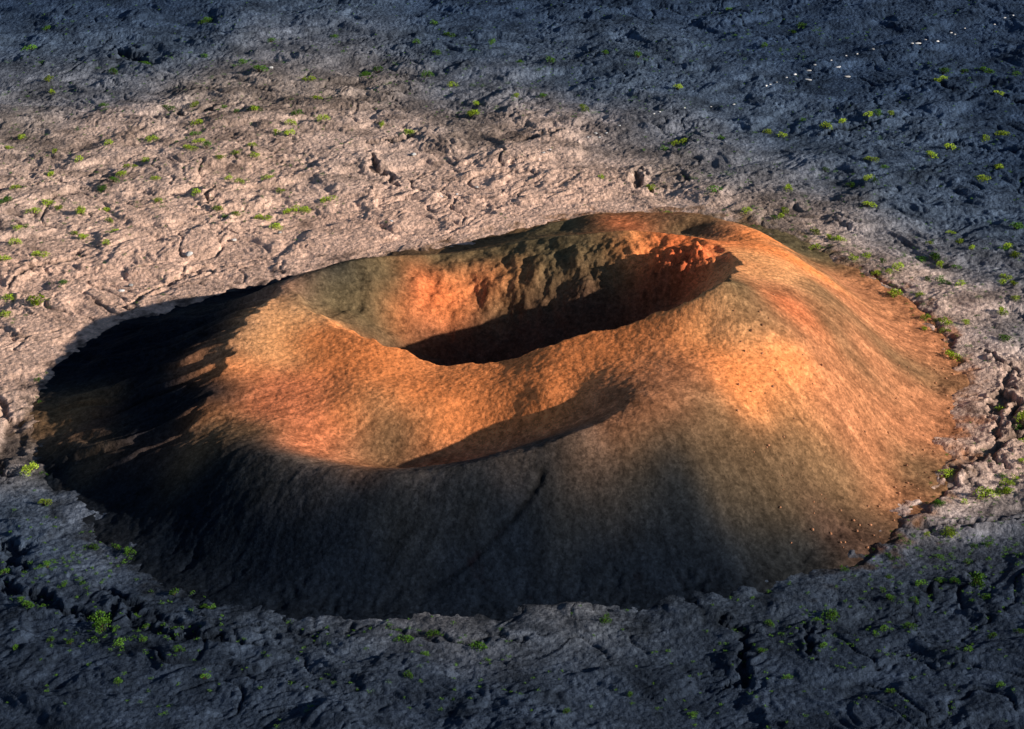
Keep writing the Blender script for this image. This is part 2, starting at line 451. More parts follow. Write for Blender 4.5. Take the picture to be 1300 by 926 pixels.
# footpath worn into the dark front slope
path_pts = [hit(a, b) for a, b in [(690, 592), (684, 612), (672, 632), (650, 655), (625, 685), (595, 715), (560, 738), (535, 750)]]
pd, pt_ = polydist(CX + .5 * perlin(CX / 5, CY / 5, 57), CY, path_pts)
pathm = np.exp(-(pd / .8) ** 2) * sstep(0, .12, pt_) * (1 - .7 * pt_)
dz -= .7 * pathm
cone_z = cone_h0 + dz
gz_c, gdeep_c, _ = ground_z(CX, CY)
oc = outcrop(CX, CY)
footn = foot + 3.4 * fbm(CX / 8, CY / 8, 4, 58) + 1.2 * fbm(CX / 2.2, CY / 2.2, 2, 59)
tap = sstep(-1, 7, footn)
cone_z = cone_z * tap + (1 - tap) * np.clip(.16 * footn, -4, .5)
cone_z = np.where(foot < -3.5, np.minimum(cone_z, .5 * (foot + 3.5)), cone_z)
# albedo, with ragged edges
jx = CX + 5 * fbm(CX / 14, CY / 14, 4, 60); jy = CY + 5 * fbm(CX / 14, CY / 14, 4, 61)
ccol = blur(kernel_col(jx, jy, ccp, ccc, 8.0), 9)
streak = fbm(wa * 34, rad / 26, 4, 66)
ccol *= (1 + .22 * streak * outer)[..., None]
ccol *= (1 + .20 * fbm(CX / 5, CY / 5, 5, 62, .65))[..., None]
ccol *= (1 - .6 * np.clip(pathm, 0, 1))[..., None]
ccol *= (1 + .12 * np.clip(rill2, -1, 1) * outer * np.maximum(west, front))[..., None]
ccol *= (1 + .38 * sstep(.22, .6, ccol[..., 0]))[..., None]
ccol = np.maximum(ccol, .006)
mx = ccol.max(-1, keepdims=True); ccol = ccol * np.minimum(1, .98 / mx)
# cinder that has slid onto the lava at the foot
gap = cone_z - (gz_c * .32 - .7 + oc)
cmask = gap > -1.2
grain = np.clip(fbm(CX / 1.1, CY / 1.1, 2, 63), -1, 1)


# ------------------------------------------------------------------ materials
def nt_new(name):
    m = bpy.data.materials.new(name); m.use_nodes = True
    nt = m.node_tree; nt.nodes.clear()
    out = nt.nodes.new('ShaderNodeOutputMaterial'); b = nt.nodes.new('ShaderNodeBsdfPrincipled')
    nt.links.new(b.outputs['BSDF'], out.inputs['Surface'])
    b.inputs['Roughness'].default_value = .95
    b.inputs['Specular IOR Level'].default_value = .02
    return m, nt, b


def N(nt, t, **kw):
    n = nt.nodes.new(t)
    for k, v in kw.items(): setattr(n, k, v)
    return n


def noise(nt, scale, detail=6, rough=.6, vec=None, dist=0):
    n = N(nt, 'ShaderNodeTexNoise'); n.inputs['Scale'].default_value = scale; n.inputs['Detail'].default_value = detail
    n.inputs['Roughness'].default_value = rough; n.inputs['Distortion'].default_value = dist
    if vec is not None: nt.links.new(vec, n.inputs['Vector'])
    return n.outputs['Fac']


def mathn(nt, op, a, b=None):
    n = N(nt, 'ShaderNodeMath', operation=op)
    for i, v in enumerate((a, b)):
        if v is None: continue
        if isinstance(v, (int, float)): n.inputs[i].default_value = v
        else: nt.links.new(v, n.inputs[i])
    return n.outputs[0]


def remap(nt, v, a, b, c, d):
    n = N(nt, 'ShaderNodeMapRange'); n.clamp = True
    nt.links.new(v, n.inputs['Value'])
    for k, x in zip(('From Min', 'From Max', 'To Min', 'To Max'), (a, b, c, d)): n.inputs[k].default_value = x
    return n.outputs['Result']


def colmul(nt, c, f):
    n = N(nt, 'ShaderNodeVectorMath', operation='SCALE'); nt.links.new(c, n.inputs[0]); nt.links.new(f, n.inputs['Scale'])
    return n.outputs[0]


def earth_material(name, bump_d, s1, s2, sp, spa):
    m, nt, b = nt_new(name)
    tc = N(nt, 'ShaderNodeTexCoord').outputs['Object']
    col = N(nt, 'ShaderNodeAttribute', attribute_name='albedo').outputs['Color']
    a = noise(nt, s1, 5, .65, tc); c = noise(nt, s2, 4, .7, tc)
    f = mathn(nt, 'MULTIPLY', remap(nt, a, .3, .7, .66, 1.34), remap(nt, c, .3, .7, .7, 1.3))
    nt.links.new(colmul(nt, col, f), b.inputs['Base Color'])
    vc = N(nt, 'ShaderNodeTexVoronoi'); vc.inputs['Scale'].default_value = sp; nt.links.new(tc, vc.inputs['Vector'])
    sx = N(nt, 'ShaderNodeSeparateColor'); nt.links.new(vc.outputs['Color'], sx.inputs[0])
    f = mathn(nt, 'MULTIPLY', f, remap(nt, sx.outputs[0], 0, 1, 1 - spa, 1 + spa))
    nt.links.new(colmul(nt, col, f), b.inputs['Base Color'])
    vor = N(nt, 'ShaderNodeTexVoronoi'); vor.inputs['Scale'].default_value = s1 * 1.3; nt.links.new(tc, vor.inputs['Vector'])
    hsum = mathn(nt, 'ADD', mathn(nt, 'MULTIPLY', vor.outputs['Distance'], -.5), mathn(nt, 'ADD', a, mathn(nt, 'MULTIPLY', c, .38)))
    bp = N(nt, 'ShaderNodeBump'); bp.inputs['Strength'].default_value = .9; bp.inputs['Distance'].default_value = bump_d
    nt.links.new(hsum, bp.inputs['Height']); nt.links.new(bp.outputs['Normal'], b.inputs['Normal'])
    return m


M_CONE = earth_material('cinder', .20, .75, 2.3, 1.5, .23)
M_LAVA = earth_material('pahoehoe_lava', .70, .70, 2.4, 1.1, .13)


def simple_mat(name, col, var=.3, scale=3.0, rough=.8, trans=0):
    m, nt, b = nt_new(name)
    tc = N(nt, 'ShaderNodeTexCoord').outputs['Object']
    f = remap(nt, noise(nt, scale, 3, .6, tc), .3, .7, 1 - var, 1 + var)
    rgb = N(nt, 'ShaderNodeRGB'); rgb.outputs[0].default_value = (*col, 1)
    oi = N(nt, 'ShaderNodeObjectInfo').outputs['Random']
    f2 = mathn(nt, 'MULTIPLY', f, remap(nt, oi, 0, 1, .5, 1.3))
    nt.links.new(colmul(nt, rgb.outputs[0], f2), b.inputs['Base Color'])
    b.inputs['Roughness'].default_value = rough
    return m


# ------------------------------------------------------------------ cone object
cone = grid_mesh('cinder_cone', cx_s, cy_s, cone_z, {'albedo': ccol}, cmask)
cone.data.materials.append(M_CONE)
cone['label'] = 'orange and black cinder cone with an open crater, rising from the grey lava plain'
cone['category'] = 'volcanic cone'

# ------------------------------------------------------------------ ground object
gxs = axis(-205, 205, .4, 7000); 
ya = list(np.arange(-175, 60, .4)); s = .4; v = ya[-1]
while v < 345: s = min(s * 1.003, 1.0); v += s; ya.append(v)
while v < 9000: s *= 1.25; v += s; ya.append(v)
s = .4; v = ya[0]; pre = []
while v > -3000: s *= 1.3; v -= s; pre.append(v)
gys = np.array(pre[::-1] + ya, np.float32)
GX, GY = np.meshgrid(gxs, gys)
gz, gdeep, grough = ground_z(GX, GY)
gfoot = base_blend(GX, GY)
near = sstep(-26, 1, gfoot)
gz = gz * (1 - .68 * near) - .05 * near + outcrop(GX, GY)
gz -= 1.0 * np.exp(-((gfoot - 1) / 5.0) ** 2) * (.75 + .5 * fbm(GX / 6, GY / 6, 3, 76))
gz = np.where(gfoot > 16, np.minimum(gz, -5.0), gz)
# sandy cinder and ash fill dulls the relief along the foot
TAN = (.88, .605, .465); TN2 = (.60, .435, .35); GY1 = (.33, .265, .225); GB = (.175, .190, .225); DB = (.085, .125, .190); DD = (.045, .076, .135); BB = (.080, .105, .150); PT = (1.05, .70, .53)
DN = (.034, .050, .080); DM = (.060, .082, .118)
GC = [(0, 10, DD), (200, 10, DD), (400, 10, DB), (600, 10, DD), (800, 10, DD), (1000, 10, DD), (1290, 10, DD), (0, 60, DB), (200, 60, DB), (400, 60, GB), (600, 60, DB), (800, 60, DB), (1000, 60, DD), (1290, 60, DD),  # dark blue top and bottom rows: light falloff painted into the lava colour
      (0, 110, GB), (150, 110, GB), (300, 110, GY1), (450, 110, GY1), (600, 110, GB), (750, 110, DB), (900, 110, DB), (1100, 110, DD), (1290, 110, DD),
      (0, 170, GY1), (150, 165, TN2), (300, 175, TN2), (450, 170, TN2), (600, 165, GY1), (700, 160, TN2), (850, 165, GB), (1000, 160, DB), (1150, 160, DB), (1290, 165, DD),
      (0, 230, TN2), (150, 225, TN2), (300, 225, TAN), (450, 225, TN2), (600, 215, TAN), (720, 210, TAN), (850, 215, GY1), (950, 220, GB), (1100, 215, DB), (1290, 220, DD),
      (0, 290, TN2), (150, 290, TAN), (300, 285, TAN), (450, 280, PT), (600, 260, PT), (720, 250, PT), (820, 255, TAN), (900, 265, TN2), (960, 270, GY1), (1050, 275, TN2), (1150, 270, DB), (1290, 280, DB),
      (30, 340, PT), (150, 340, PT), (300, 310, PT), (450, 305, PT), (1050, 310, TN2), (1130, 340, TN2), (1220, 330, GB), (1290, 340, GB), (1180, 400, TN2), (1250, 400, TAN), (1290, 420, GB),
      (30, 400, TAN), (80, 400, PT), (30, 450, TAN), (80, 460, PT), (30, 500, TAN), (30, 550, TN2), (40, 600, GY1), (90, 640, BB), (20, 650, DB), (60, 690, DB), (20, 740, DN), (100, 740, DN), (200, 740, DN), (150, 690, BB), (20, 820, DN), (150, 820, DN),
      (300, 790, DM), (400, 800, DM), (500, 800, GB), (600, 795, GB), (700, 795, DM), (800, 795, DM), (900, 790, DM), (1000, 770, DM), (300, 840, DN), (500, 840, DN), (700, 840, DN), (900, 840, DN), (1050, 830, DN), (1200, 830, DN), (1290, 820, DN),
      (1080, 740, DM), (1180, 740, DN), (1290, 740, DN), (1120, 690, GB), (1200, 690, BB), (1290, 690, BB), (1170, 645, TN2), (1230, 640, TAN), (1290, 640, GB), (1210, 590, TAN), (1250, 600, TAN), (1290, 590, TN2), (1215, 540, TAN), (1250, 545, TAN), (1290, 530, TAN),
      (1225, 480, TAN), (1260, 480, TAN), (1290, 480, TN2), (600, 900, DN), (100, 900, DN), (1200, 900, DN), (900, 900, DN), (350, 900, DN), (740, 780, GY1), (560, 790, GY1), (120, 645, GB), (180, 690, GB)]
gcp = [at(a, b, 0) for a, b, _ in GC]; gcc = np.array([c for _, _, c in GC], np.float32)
vis = (np.abs(GX) < 230) & (GY > -190) & (GY < 380)
gcol = np.zeros(GX.shape + (3,), np.float32); gcol[:] = DD
jx = GX + 9 * fbm(GX / 24, GY / 24, 4, 70); jy = GY + 9 * fbm(GX / 24, GY / 24, 4, 71)
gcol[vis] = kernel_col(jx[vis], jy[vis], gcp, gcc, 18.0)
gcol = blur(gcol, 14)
gcol *= (1 + .45 * fbm(GX / 12, GY / 9, 5, 72, .6))[..., None]
dark_flow = sstep(-.15, .5, fbm(GX / 40, GY / 26, 3, 73))
gcol *= (1 - .28 * dark_flow)[..., None]
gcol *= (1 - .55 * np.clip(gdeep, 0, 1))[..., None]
apr = sstep(-9, 1, gfoot + 8 * fbm(GX / 5, GY / 5, 4, 75, .6)) * vis * (1 - sstep(.3, .9, outcrop(GX, GY)))
am = apr > .01
gmix = kernel_col(jx[am], jy[am], ccp, ccc, 10.0)
gcol[am] = gcol[am] * (1 - .8 * apr[am][:, None]) + gmix * .8 * apr[am][:, None]
# red cinder scattered over the lava close to the foot
scat = .35 * sstep(-9, -1, gfoot) * sstep(-.1, .35, fbm(GX / 3, GY / 3, 3, 74)) * (GX > 0) * (GY > -90)
gcol = gcol * (1 - .6 * scat[..., None]) + np.array(RB, np.float32) * .6 * scat[..., None] * .7
gcol *= (1 + .22 * sstep(.25, .6, gcol[..., 0]))[..., None]
gcol = np.maximum(gcol, .006)
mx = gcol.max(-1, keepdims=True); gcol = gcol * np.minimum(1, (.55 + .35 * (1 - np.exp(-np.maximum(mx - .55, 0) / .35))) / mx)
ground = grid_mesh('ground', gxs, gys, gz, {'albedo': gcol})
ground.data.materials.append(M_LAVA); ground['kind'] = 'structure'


def gheight(x, y):
    i = np.clip(np.searchsorted(gxs, x) - 1, 0, len(gxs) - 2); j = np.clip(np.searchsorted(gys, y) - 1, 0, len(gys) - 2)
    u = (x - gxs[i]) / (gxs[i + 1] - gxs[i]); v = (y - gys[j]) / (gys[j + 1] - gys[j])
    return float((gz[j, i] * (1 - u) + gz[j, i + 1] * u) * (1 - v) + (gz[j + 1, i] * (1 - u) + gz[j + 1, i + 1] * u) * v)


# ------------------------------------------------------------------ plants and stones
def surf(x, y):
    z = gheight(x, y)
    if cx_s[0] < x < cx_s[-1] and cy_s[0] < y < cy_s[-1]:
        i = int((x - cx_s[0]) / .36); j = int((y - cy_s[0]) / .36)
        if cmask[j, i]: z = max(z, float(bilin(cone_z, cx_s, cy_s, x, y)))
    return z


def mesh_from(name, v, f, mats, fm=None):
    me = bpy.data.meshes.new(name); me.from_pydata(v, [], f)
    for m in mats: me.materials.append(m)
    if fm is not None: me.polygons.foreach_set('material_index', np.array(fm, np.int32))
    me.update(); return me


M_LEAF_Y = simple_mat('leaf_yellow_green', (.42, .58, .05), .35, 2.0, .7)
M_LEAF_G = simple_mat('leaf_green', (.10, .23, .03), .35, 2.0, .7)
M_TWIG = simple_mat('twig', (.09, .06, .04), .3, 4.0)
M_WHITE = simple_mat('white_stone', (.80, .80, .78), .15, 2.0, .8)
M_CBLK = simple_mat('cinder_block', (.50, .24, .13), .45, 1.5, .95)


def shrub_mesh(kind, seed, leafmat):
    """unit shrub (1 m wide): forking stems carrying clumps of small leaves"""
    r = random.Random(seed); V = []; F = []; FM = []
    clumps = []
    nc = {'round': 13, 'ragged': 11, 'low': 12, 'twin': 14}[kind]
    for k in range(nc):
        a = r.uniform(0, 2 * math.pi); q = math.sqrt(r.random())
        rr = .40 * q * (1.25 if kind in ('low', 'ragged') else 1)
        cx, cy = rr * math.cos(a), rr * math.sin(a)
        hz = {'round': .52, 'ragged': .5, 'low': .30, 'twin': .5}[kind] * math.sqrt(max(.05, 1 - q * q * .8)) * r.uniform(.7, 1.1)
        if kind == 'twin': cx += .24 * (1 if k % 2 else -1); cx *= .8
        clumps.append((cx, cy, max(.1, hz), r.uniform(.11, .19)))
    for cx, cy, cz, cr in clumps:                       # stems
        p0 = Vector((cx * .12, cy * .12, -.12)); p1 = Vector((cx * .55, cy * .55, cz * .55)); p2 = Vector((cx, cy, cz))
        for a, b, w0, w1 in ((p0, p1, .022, .015), (p1, p2, .015, .007)):
            d = (b - a).normalized(); s = d.orthogonal().normalized(); t = d.cross(s); n0 = len(V)
            for p, w in ((a, w0), (b, w1)):
                for k in range(3):
                    th = k * 2.094; V.append(tuple(p + (s * math.cos(th) + t * math.sin(th)) * w))
            for k in range(3): F.append((n0 + k, n0 + (k + 1) % 3, n0 + 3 + (k + 1) % 3, n0 + 3 + k)); FM.append(1)
        for _ in range(30):                             # leaves
            d = Vector((r.gauss(0, 1), r.gauss(0, 1), r.gauss(0, 1) * .8 + .35)).normalized()
            p = Vector((cx, cy, cz)) + d * cr * r.uniform(.55, 1.1)
            if p.z < 0: p.z *= .3
            L = r.uniform(.06, .105); w = L * r.uniform(.35, .5)
            ax = (d + Vector((r.uniform(-.7, .7), r.uniform(-.7, .7), r.uniform(-.4, .6)))).normalized()
            s = ax.orthogonal().normalized(); s = (s * math.cos(a := r.uniform(0, 6.28)) + ax.cross(s) * math.sin(a))
            n0 = len(V)
            V += [tuple(p), tuple(p + ax * L * .55 + s * w), tuple(p + ax * L), tuple(p + ax * L * .55 - s * w)]
            F.append((n0, n0 + 1, n0 + 2, n0 + 3)); FM.append(0)
    return mesh_from('shrub', V, F, [leafmat, M_TWIG], FM)


def rock_mesh(seed, mat, flat=.7, sub=2):
    import bmesh
    r = random.Random(seed); bm = bmesh.new(); bmesh.ops.create_icosphere(bm, subdivisions=sub, radius=.5)
    planes = [(Vector((r.gauss(0, 1), r.gauss(0, 1), r.gauss(0, 1))).normalized(), r.uniform(.28, .42)) for _ in range(9)]
    off = Vector((r.random() * 9, r.random() * 9, 0))
    for v in bm.verts:
        for n, d in planes:
            e = v.co.dot(n) - d
            if e > 0: v.co -= n * e
        v.co *= 1 + r.uniform(-.05, .05); v.co.z *= flat
    me = bpy.data.meshes.new('rock'); bm.to_mesh(me); bm.free(); me.materials.append(mat); return me


def Z(ox, oy, k, pts): return [(ox + a / k, oy + b / k) for a, b in pts]


K = 1300 / 440
SH = Z(0, 0, 2, [(20, 158), (100, 160), (120, 75), (75, 120), (185, 55), (250, 162), (290, 180), (340, 135), (360, 150), (370, 160), (437, 152), (125, 205), (10, 240), (70, 235), (40, 285), (130, 228), (262, 270), (270, 290), (198, 333), (45, 325), (55, 345), (275, 365), (350, 355), (385, 355), (400, 355), (447, 368), (425, 282), (495, 278), (500, 318), (497, 345), (475, 350), (515, 65), (525, 55), (520, 140), (535, 195), (570, 185), (600, 165), (615, 155), (625, 150), (660, 185), (695, 130), (690, 110), (720, 160), (785, 205), (780, 180), (850, 90), (870, 135), (925, 190), (935, 180), (980, 215), (990, 210), (1110, 130), (1085, 185), (1150, 210), (1200, 208), (1225, 210), (1290, 207), (1210, 260), (1205, 280), (1258, 272), (1195, 295), (1030, 328), (1040, 335), (820, 310), (805, 258), (835, 258), (740, 318), (755, 300), (880, 365), (915, 365), (970, 315), (700, 342), (735, 345), (645, 295), (600, 300), (565, 275), (520, 285), (755, 405), (680, 450), (690, 430), (610, 465), (628, 455), (645, 405), (560, 415), (525, 385), (600, 400), (640, 380), (650, 290), (370, 408), (395, 462), (400, 515), (410, 525), (348, 515), (505, 370), (200, 410), (118, 395), (140, 385), (45, 412), (20, 370), (130, 445), (135, 460), (120, 520), (190, 515), (205, 545), (20, 525), (4, 530), (40, 490), (85, 545), (150, 530), (260, 480), (290, 470), (310, 450), (330, 430), (730, 535), (755, 530), (775, 528), (820, 450), (550, 440), (580, 455), (710, 490), (835, 512), (480, 390), (1180, 180), (1000, 150), (960, 170), (1140, 80), (1200, 130), (1060, 110), (1100, 60), (1250, 110)])
SH += Z(650, 0, 2, [(20, 165), (65, 185), (95, 165), (235, 155), (320, 160), (340, 165), (590, 155), (640, 125), (680, 130), (700, 128), (735, 60), (725, 35), (715, 85), (765, 80), (775, 75), (740, 150), (310, 250), (180, 285), (210, 290), (10, 245), (80, 245), (420, 228), (455, 170), (450, 335), (385, 370), (415, 360), (440, 355), (530, 342), (615, 328), (650, 325), (685, 332), (740, 298), (800, 325), (840, 315), (905, 305), (930, 302), (960, 300), (935, 350), (600, 395), (545, 428), (462, 457), (467, 430), (555, 452), (515, 497), (700, 480), (745, 497), (750, 520), (680, 548), (690, 535), (665, 555), (595, 543), (400, 550), (353, 473), (228, 455), (795, 430), (800, 450), (765, 433), (860, 470), (905, 465), (920, 470), (910, 418), (905, 525), (945, 428), (1018, 440), (1065, 395), (1110, 375), (1200, 352), (1240, 340), (1250, 340), (1095, 185), (1110, 180), (1150, 175), (1200, 175), (1215, 178), (1095, 210), (1080, 215), (1235, 240), (1280, 185), (1060, 160), (1240, 435), (1195, 465), (1230, 435), (565, 95), (600, 95), (500, 120), (470, 30), (550, 20), (850, 90)])
SH += Z(860, 260, K, [(432, 90), (520, 100), (515, 167), (570, 122), (608, 126), (655, 207), (662, 152), (620, 157), (632, 125), (715, 190), (767, 212), (745, 262), (770, 247), (795, 262), (825, 243), (815, 347), (808, 295), (850, 172), (945, 140), (920, 190), (910, 335), (920, 370), (963, 193), (985, 213), (935, 275), (985, 275), (1012, 300), (1060, 305), (1090, 330), (1130, 360), (1215, 400), (1080, 440), (1005, 445), (1005, 475), (980, 432), (930, 425), (928, 473), (1027, 570), (1085, 525), (1080, 560), (1270, 475), (1230, 510), (1268, 365), (1232, 265), (1225, 165), (1240, 160), (1270, 85), (1105, 165), (1060, 130), (1170, 48), (1030, 90), (1270, 190), (1262, 310), (1045, 220), (1215, 775), (1290, 815), (1275, 840), (1290, 890), (1148, 905), (1220, 290)])
SH += Z(0, 260, K, [(32, 345), (140, 370), (18, 410), (45, 437), (238, 300), (390, 225), (150, 193), (403, 160), (435, 110), (60, 152), (100, 103), (70, 112), (280, 110), (315, 128), (300, 40), (390, 12), (520, 340), (605, 302), (525, 240), (1035, 77), (905, 37), (845, 47), (820, 25), (985, 45), (610, 8), (150, 740), (140, 655), (885, 40), (415, 65), (10, 215)])
SH += Z(0, 540, K, [(112, 183), (168, 302), (8, 178), (210, 392), (175, 350), (235, 505), (260, 518), (300, 490), (355, 460), (435, 462), (480, 485), (490, 495), (155, 548), (180, 545), (160, 570), (415, 555), (362, 565), (95, 558), (320, 605), (330, 615), (245, 605), (720, 628), (775, 632), (812, 622), (770, 685), (790, 690), (380, 725), (385, 735), (520, 712), (548, 752), (655, 770), (545, 860), (535, 815), (385, 780), (430, 785), (450, 830), (460, 840), (190, 805), (15, 555), (45, 655), (80, 660), (130, 660), (100, 690), (110, 700), (1083, 740), (990, 860), (675, 865), (265, 820), (60, 850), (440, 775), (655, 640), (1140, 830)])
SH += Z(430, 540, K, [(1000, 743), (525, 833), (355, 790), (250, 805), (265, 770), (300, 778), (180, 770), (120, 770), (555, 873), (325, 860)])
SH += Z(860, 540, K, [(1010, 180), (1265, 190), (1243, 210), (1222, 180), (1153, 262), (1210, 245), (1245, 245), (1225, 245), (975, 300), (985, 295), (1080, 283), (1295, 140), (935, 410), (1020, 405), (1035, 395), (1060, 400), (1092, 385), (1030, 412), (1208, 368), (1250, 355), (1115, 445), (1167, 445), (1180, 430), (1280, 435), (1230, 450), (1250, 415), (885, 412), (872, 440), (870, 445), (900, 463), (795, 495), (830, 497), (975, 492), (1000, 497), (1030, 487), (1090, 510), (1285, 520), (1290, 490), (1275, 525), (990, 577), (1105, 595), (1120, 590), (1140, 597), (915, 592), (1045, 588), (795, 570), (628, 550), (795, 665), (835, 675), (895, 660), (910, 700), (770, 630), (575, 725), (530, 740), (570, 730), (590, 720), (395, 785), (350, 750), (285, 650), (212, 765), (240, 868), (345, 625), (740, 785), (770, 770), (1160, 645), (550, 800), (545, 830), (590, 840), (785, 860), (870, 770), (320, 855), (1180, 780), (1280, 775), (1090, 855)])
SH += [(60, 880), (150, 868), (215, 900), (330, 872), (390, 905), (470, 880), (560, 900), (640, 878), (720, 905), (800, 880), (880, 902), (960, 885), (1050, 905), (1130, 880), (1210, 900), (1270, 872), (1000, 860), (520, 862), (260, 860), (1160, 855)]
# survey direction -> (crown width in metres, own label)
BIG = {(47, 385): (4.2, 'large yellow-green bush on pale lava left of the shadowed cone flank'),
       (11, 377): (3.0, 'round yellow-green bush upper of the two at the far left edge'),
       (6, 399): (2.8, 'bright green bush lower of the two at the far left edge'),
       (377, 265): (3.0, 'bright yellow bush in the middle of the trio on pink lava behind the left rim'),
       (388, 264): (3.0, 'rounded bush at the right end of the trio on pink lava behind the left rim'),
       (365, 267): (2.8, 'yellow bush at the left end of the trio on pink lava behind the left rim'),
       (518, 165): (3.4, 'wide green bush on the grey lava above the middle of the crater'),
       (330, 92): (3.6, 'green bush beside a pale rock on the far plain, upper left'),
       (410, 155): (3.2, 'green bush beside the dark hollow on the far lava, left of centre'),
       (850, 275): (2.6, 'yellow bush right behind the far rim of the cone'),
       (827, 236): (2.6, 'yellow-green bush at the end of the curved crack above the far rim'),
       (947, 271): (2.8, 'yellow-green bush just beyond the far right foot of the cone'),
       (1001, 240): (2.8, 'bright green bush on grey lava above the right foot of the cone'),
       (1036, 294): (3.2, 'green bush beside a dark hole on the lava right of the far rim'),
       (1034, 316): (2.6, 'yellow bush close to the upper right foot of the cone'),
       (1082, 330): (3.0, 'bright yellow-green bush on the pale strip along the right foot of the cone'),
       (1136, 377): (3.8, 'broad green bush touching the foot of the right flank'),
       (1271, 396): (3.2, 'broad green bush on wrinkled lava near the right edge'),
       (1200, 412): (3.2, 'green bush standing in the long crack beside the right flank'),
       (1208, 453): (3.0, 'bright yellow bush at the lower end of the crack beside the right flank'),
       (1297, 536): (4.4, 'large bright green bush at the right edge beside the deep black crack'),
       (1297, 561): (3.4, 'lower green bush at the right edge beside the deep black crack'),
       (1202, 601): (2.8, 'green bush in the black trench at the lower right foot of the cone'),
       (1250, 629): (3.2, 'yellow-green bush on grey lava right of the black trench'),
       (1206, 677): (3.4, 'dense green bush in the row on dark lava at lower right'),
       (1239, 741): (4.2, 'widest green bush on the dark lava at lower right'),
       (1055, 787): (3.2, 'green bush on dark lava below the front right foot of the cone'),
       (129, 788): (4.2, 'broad dark green bush beside the black crack at lower left'),
       (131, 806): (3.6, 'dark green bush just below the broad one at lower left'),
       (38, 602): (3.2, 'bright green bush on the pale ledge at the left foot of the cone'),
       (57, 642): (2.2, 'small green bush on the ledge below the left foot of the cone'),
       (608, 822): (3.0, 'green bush on blue-grey lava in front of the cone, near the middle'),
       (768, 791): (2.4, 'lone green bush at the edge of the dark front foot of the cone'),
       (515, 813): (2.4, 'green bush on the slab in front of the cone, left of the middle'),
       (163, 704): (2.6, 'green bush on the rounded ledge at the lower left foot of the cone'),
       (249, 250): (2.8, 'green bush below the black cleft on the lava at left'),
       (250, 159): (3.0, 'green bush beside the dark notch in the upper left lava'),
       (305, 232): (2.4, 'bright green bush alone above the pink lava at left')}
items = []
for a, b in SH:
    key = next((k for k in BIG if abs(k[0] - a) < 3 and abs(k[1] - b) < 3), None)
    x, y = at(a, b, 0)
    if key: w, lab = BIG.pop(key)
    else:
        w = random.choice([1.1, 1.3, 1.5, 1.7, 2.0, 2.3]) * (1.5 if y > 60 else 1.3 if a > 1040 and b < 640 else .85); lab = None
    items.append([a, b, w, lab])
for (a, b), (w, lab) in BIG.items(): items.append([a, b, w, lab])
for it in items:                                        # nothing grows on the cone itself
    x, y = at(it[0], it[1], 0)
    f = float(base_blend(np.array([[x]]), np.array([[y]]))[0, 0])
    it.append(x); it.append(y); it.append(f)
items = [i for i in items if i[6] < 1.5]
for i in items: i.append(i[2] / math.hypot(i[4], i[5] - CAM[1], CAM[2]) * (3 if i[3] else 1))
items.sort(key=lambda i: -i[7])
PROTO = {t: [shrub_mesh(k, s, m) for s, k in enumerate(('round', 'ragged', 'low', 'twin', 'round', 'low'))] for t, m in (('yellow-green', M_LEAF_Y), ('deep green', M_LEAF_G))}


def zone(a, b):
    if b > 836: return 'dark lava along the bottom edge' + (', left half' if a < 650 else ', right half')
    if b > 640:
        if a < 300: return 'dark lava below the left foot of the cone'
        if a < 900: return 'lava slabs in front of the cone'
        if b > 700: return 'dark lava at lower right'
        return 'lava beside the lower right foot of the cone'
    if a > 1060 and b > 300:
        if b > 480: return 'wrinkled lava at the right edge beside the cone'
        return 'cracked lava strip along the right flank' if a < 1200 else 'wrinkled grey lava near the right edge'
    if a < 120 and b > 300: return 'pale lava left of the cone'
    row = 'distant blue-grey plain along the top' if b < 60 else ('far grey plain' if b < 130 else ('middle lava field behind the cone' if b < 215 else 'near lava behind the cone rim'))
    c = 'at far left' if a < 130 else ('at left' if a < 290 else ('left of the middle' if a < 470 else ('in the middle' if a < 760 else ('right of the middle' if a < 1010 else 'at far right'))))
    return row + ', ' + c


rest = items[292:]; items = items[:292]
rec = []
for a, b, w, lab, x, y, f, _ in items:
    tone = random.choice(['yellow-green', 'yellow-green', 'deep green'])
    if b > 690 or b < 100: tone = 'deep green'  # dimmer light at top and bottom painted in as deeper leaf colour
    if lab and 100 < b < 690: tone = 'deep green' if 'dark' in lab.split(' on ')[0].split(' beside ')[0] else 'yellow-green'
    size = 'tiny' if w < 1.75 else ('small' if w < 2.5 else 'bushy')
    rec.append((a, b, w, lab or f'{size} {tone} shrub on the {zone(a, b)}', x, y, tone, lab is not None))
cnt = {}
for r_ in rec: cnt[r_[3]] = cnt.get(r_[3], 0) + 1
for n, (a, b, w, lab, x, y, tone, own) in enumerate(rec):
    o = bpy.data.objects.new('shrub', random.choice(PROTO[tone])); COL.objects.link(o)
    z = min(surf(x + dx, y + dy) for dx, dy in ((0, 0), (.3 * w, 0), (-.3 * w, 0), (0, .3 * w)))
    o.location = (x, y, z + .02); o.rotation_euler = (0, 0, random.uniform(0, 6.28)); w *= 1.08; o.scale = (w * random.uniform(.9, 1.35), w * random.uniform(.75, 1.0), w * random.uniform(.7, 1.1))
    o['label'] = lab; o['category'] = 'shrub'
    o['group'] = 'shrubs growing on the lava plain' if own or cnt[lab] == 1 else lab.replace('shrub', 'shrubs', 1)

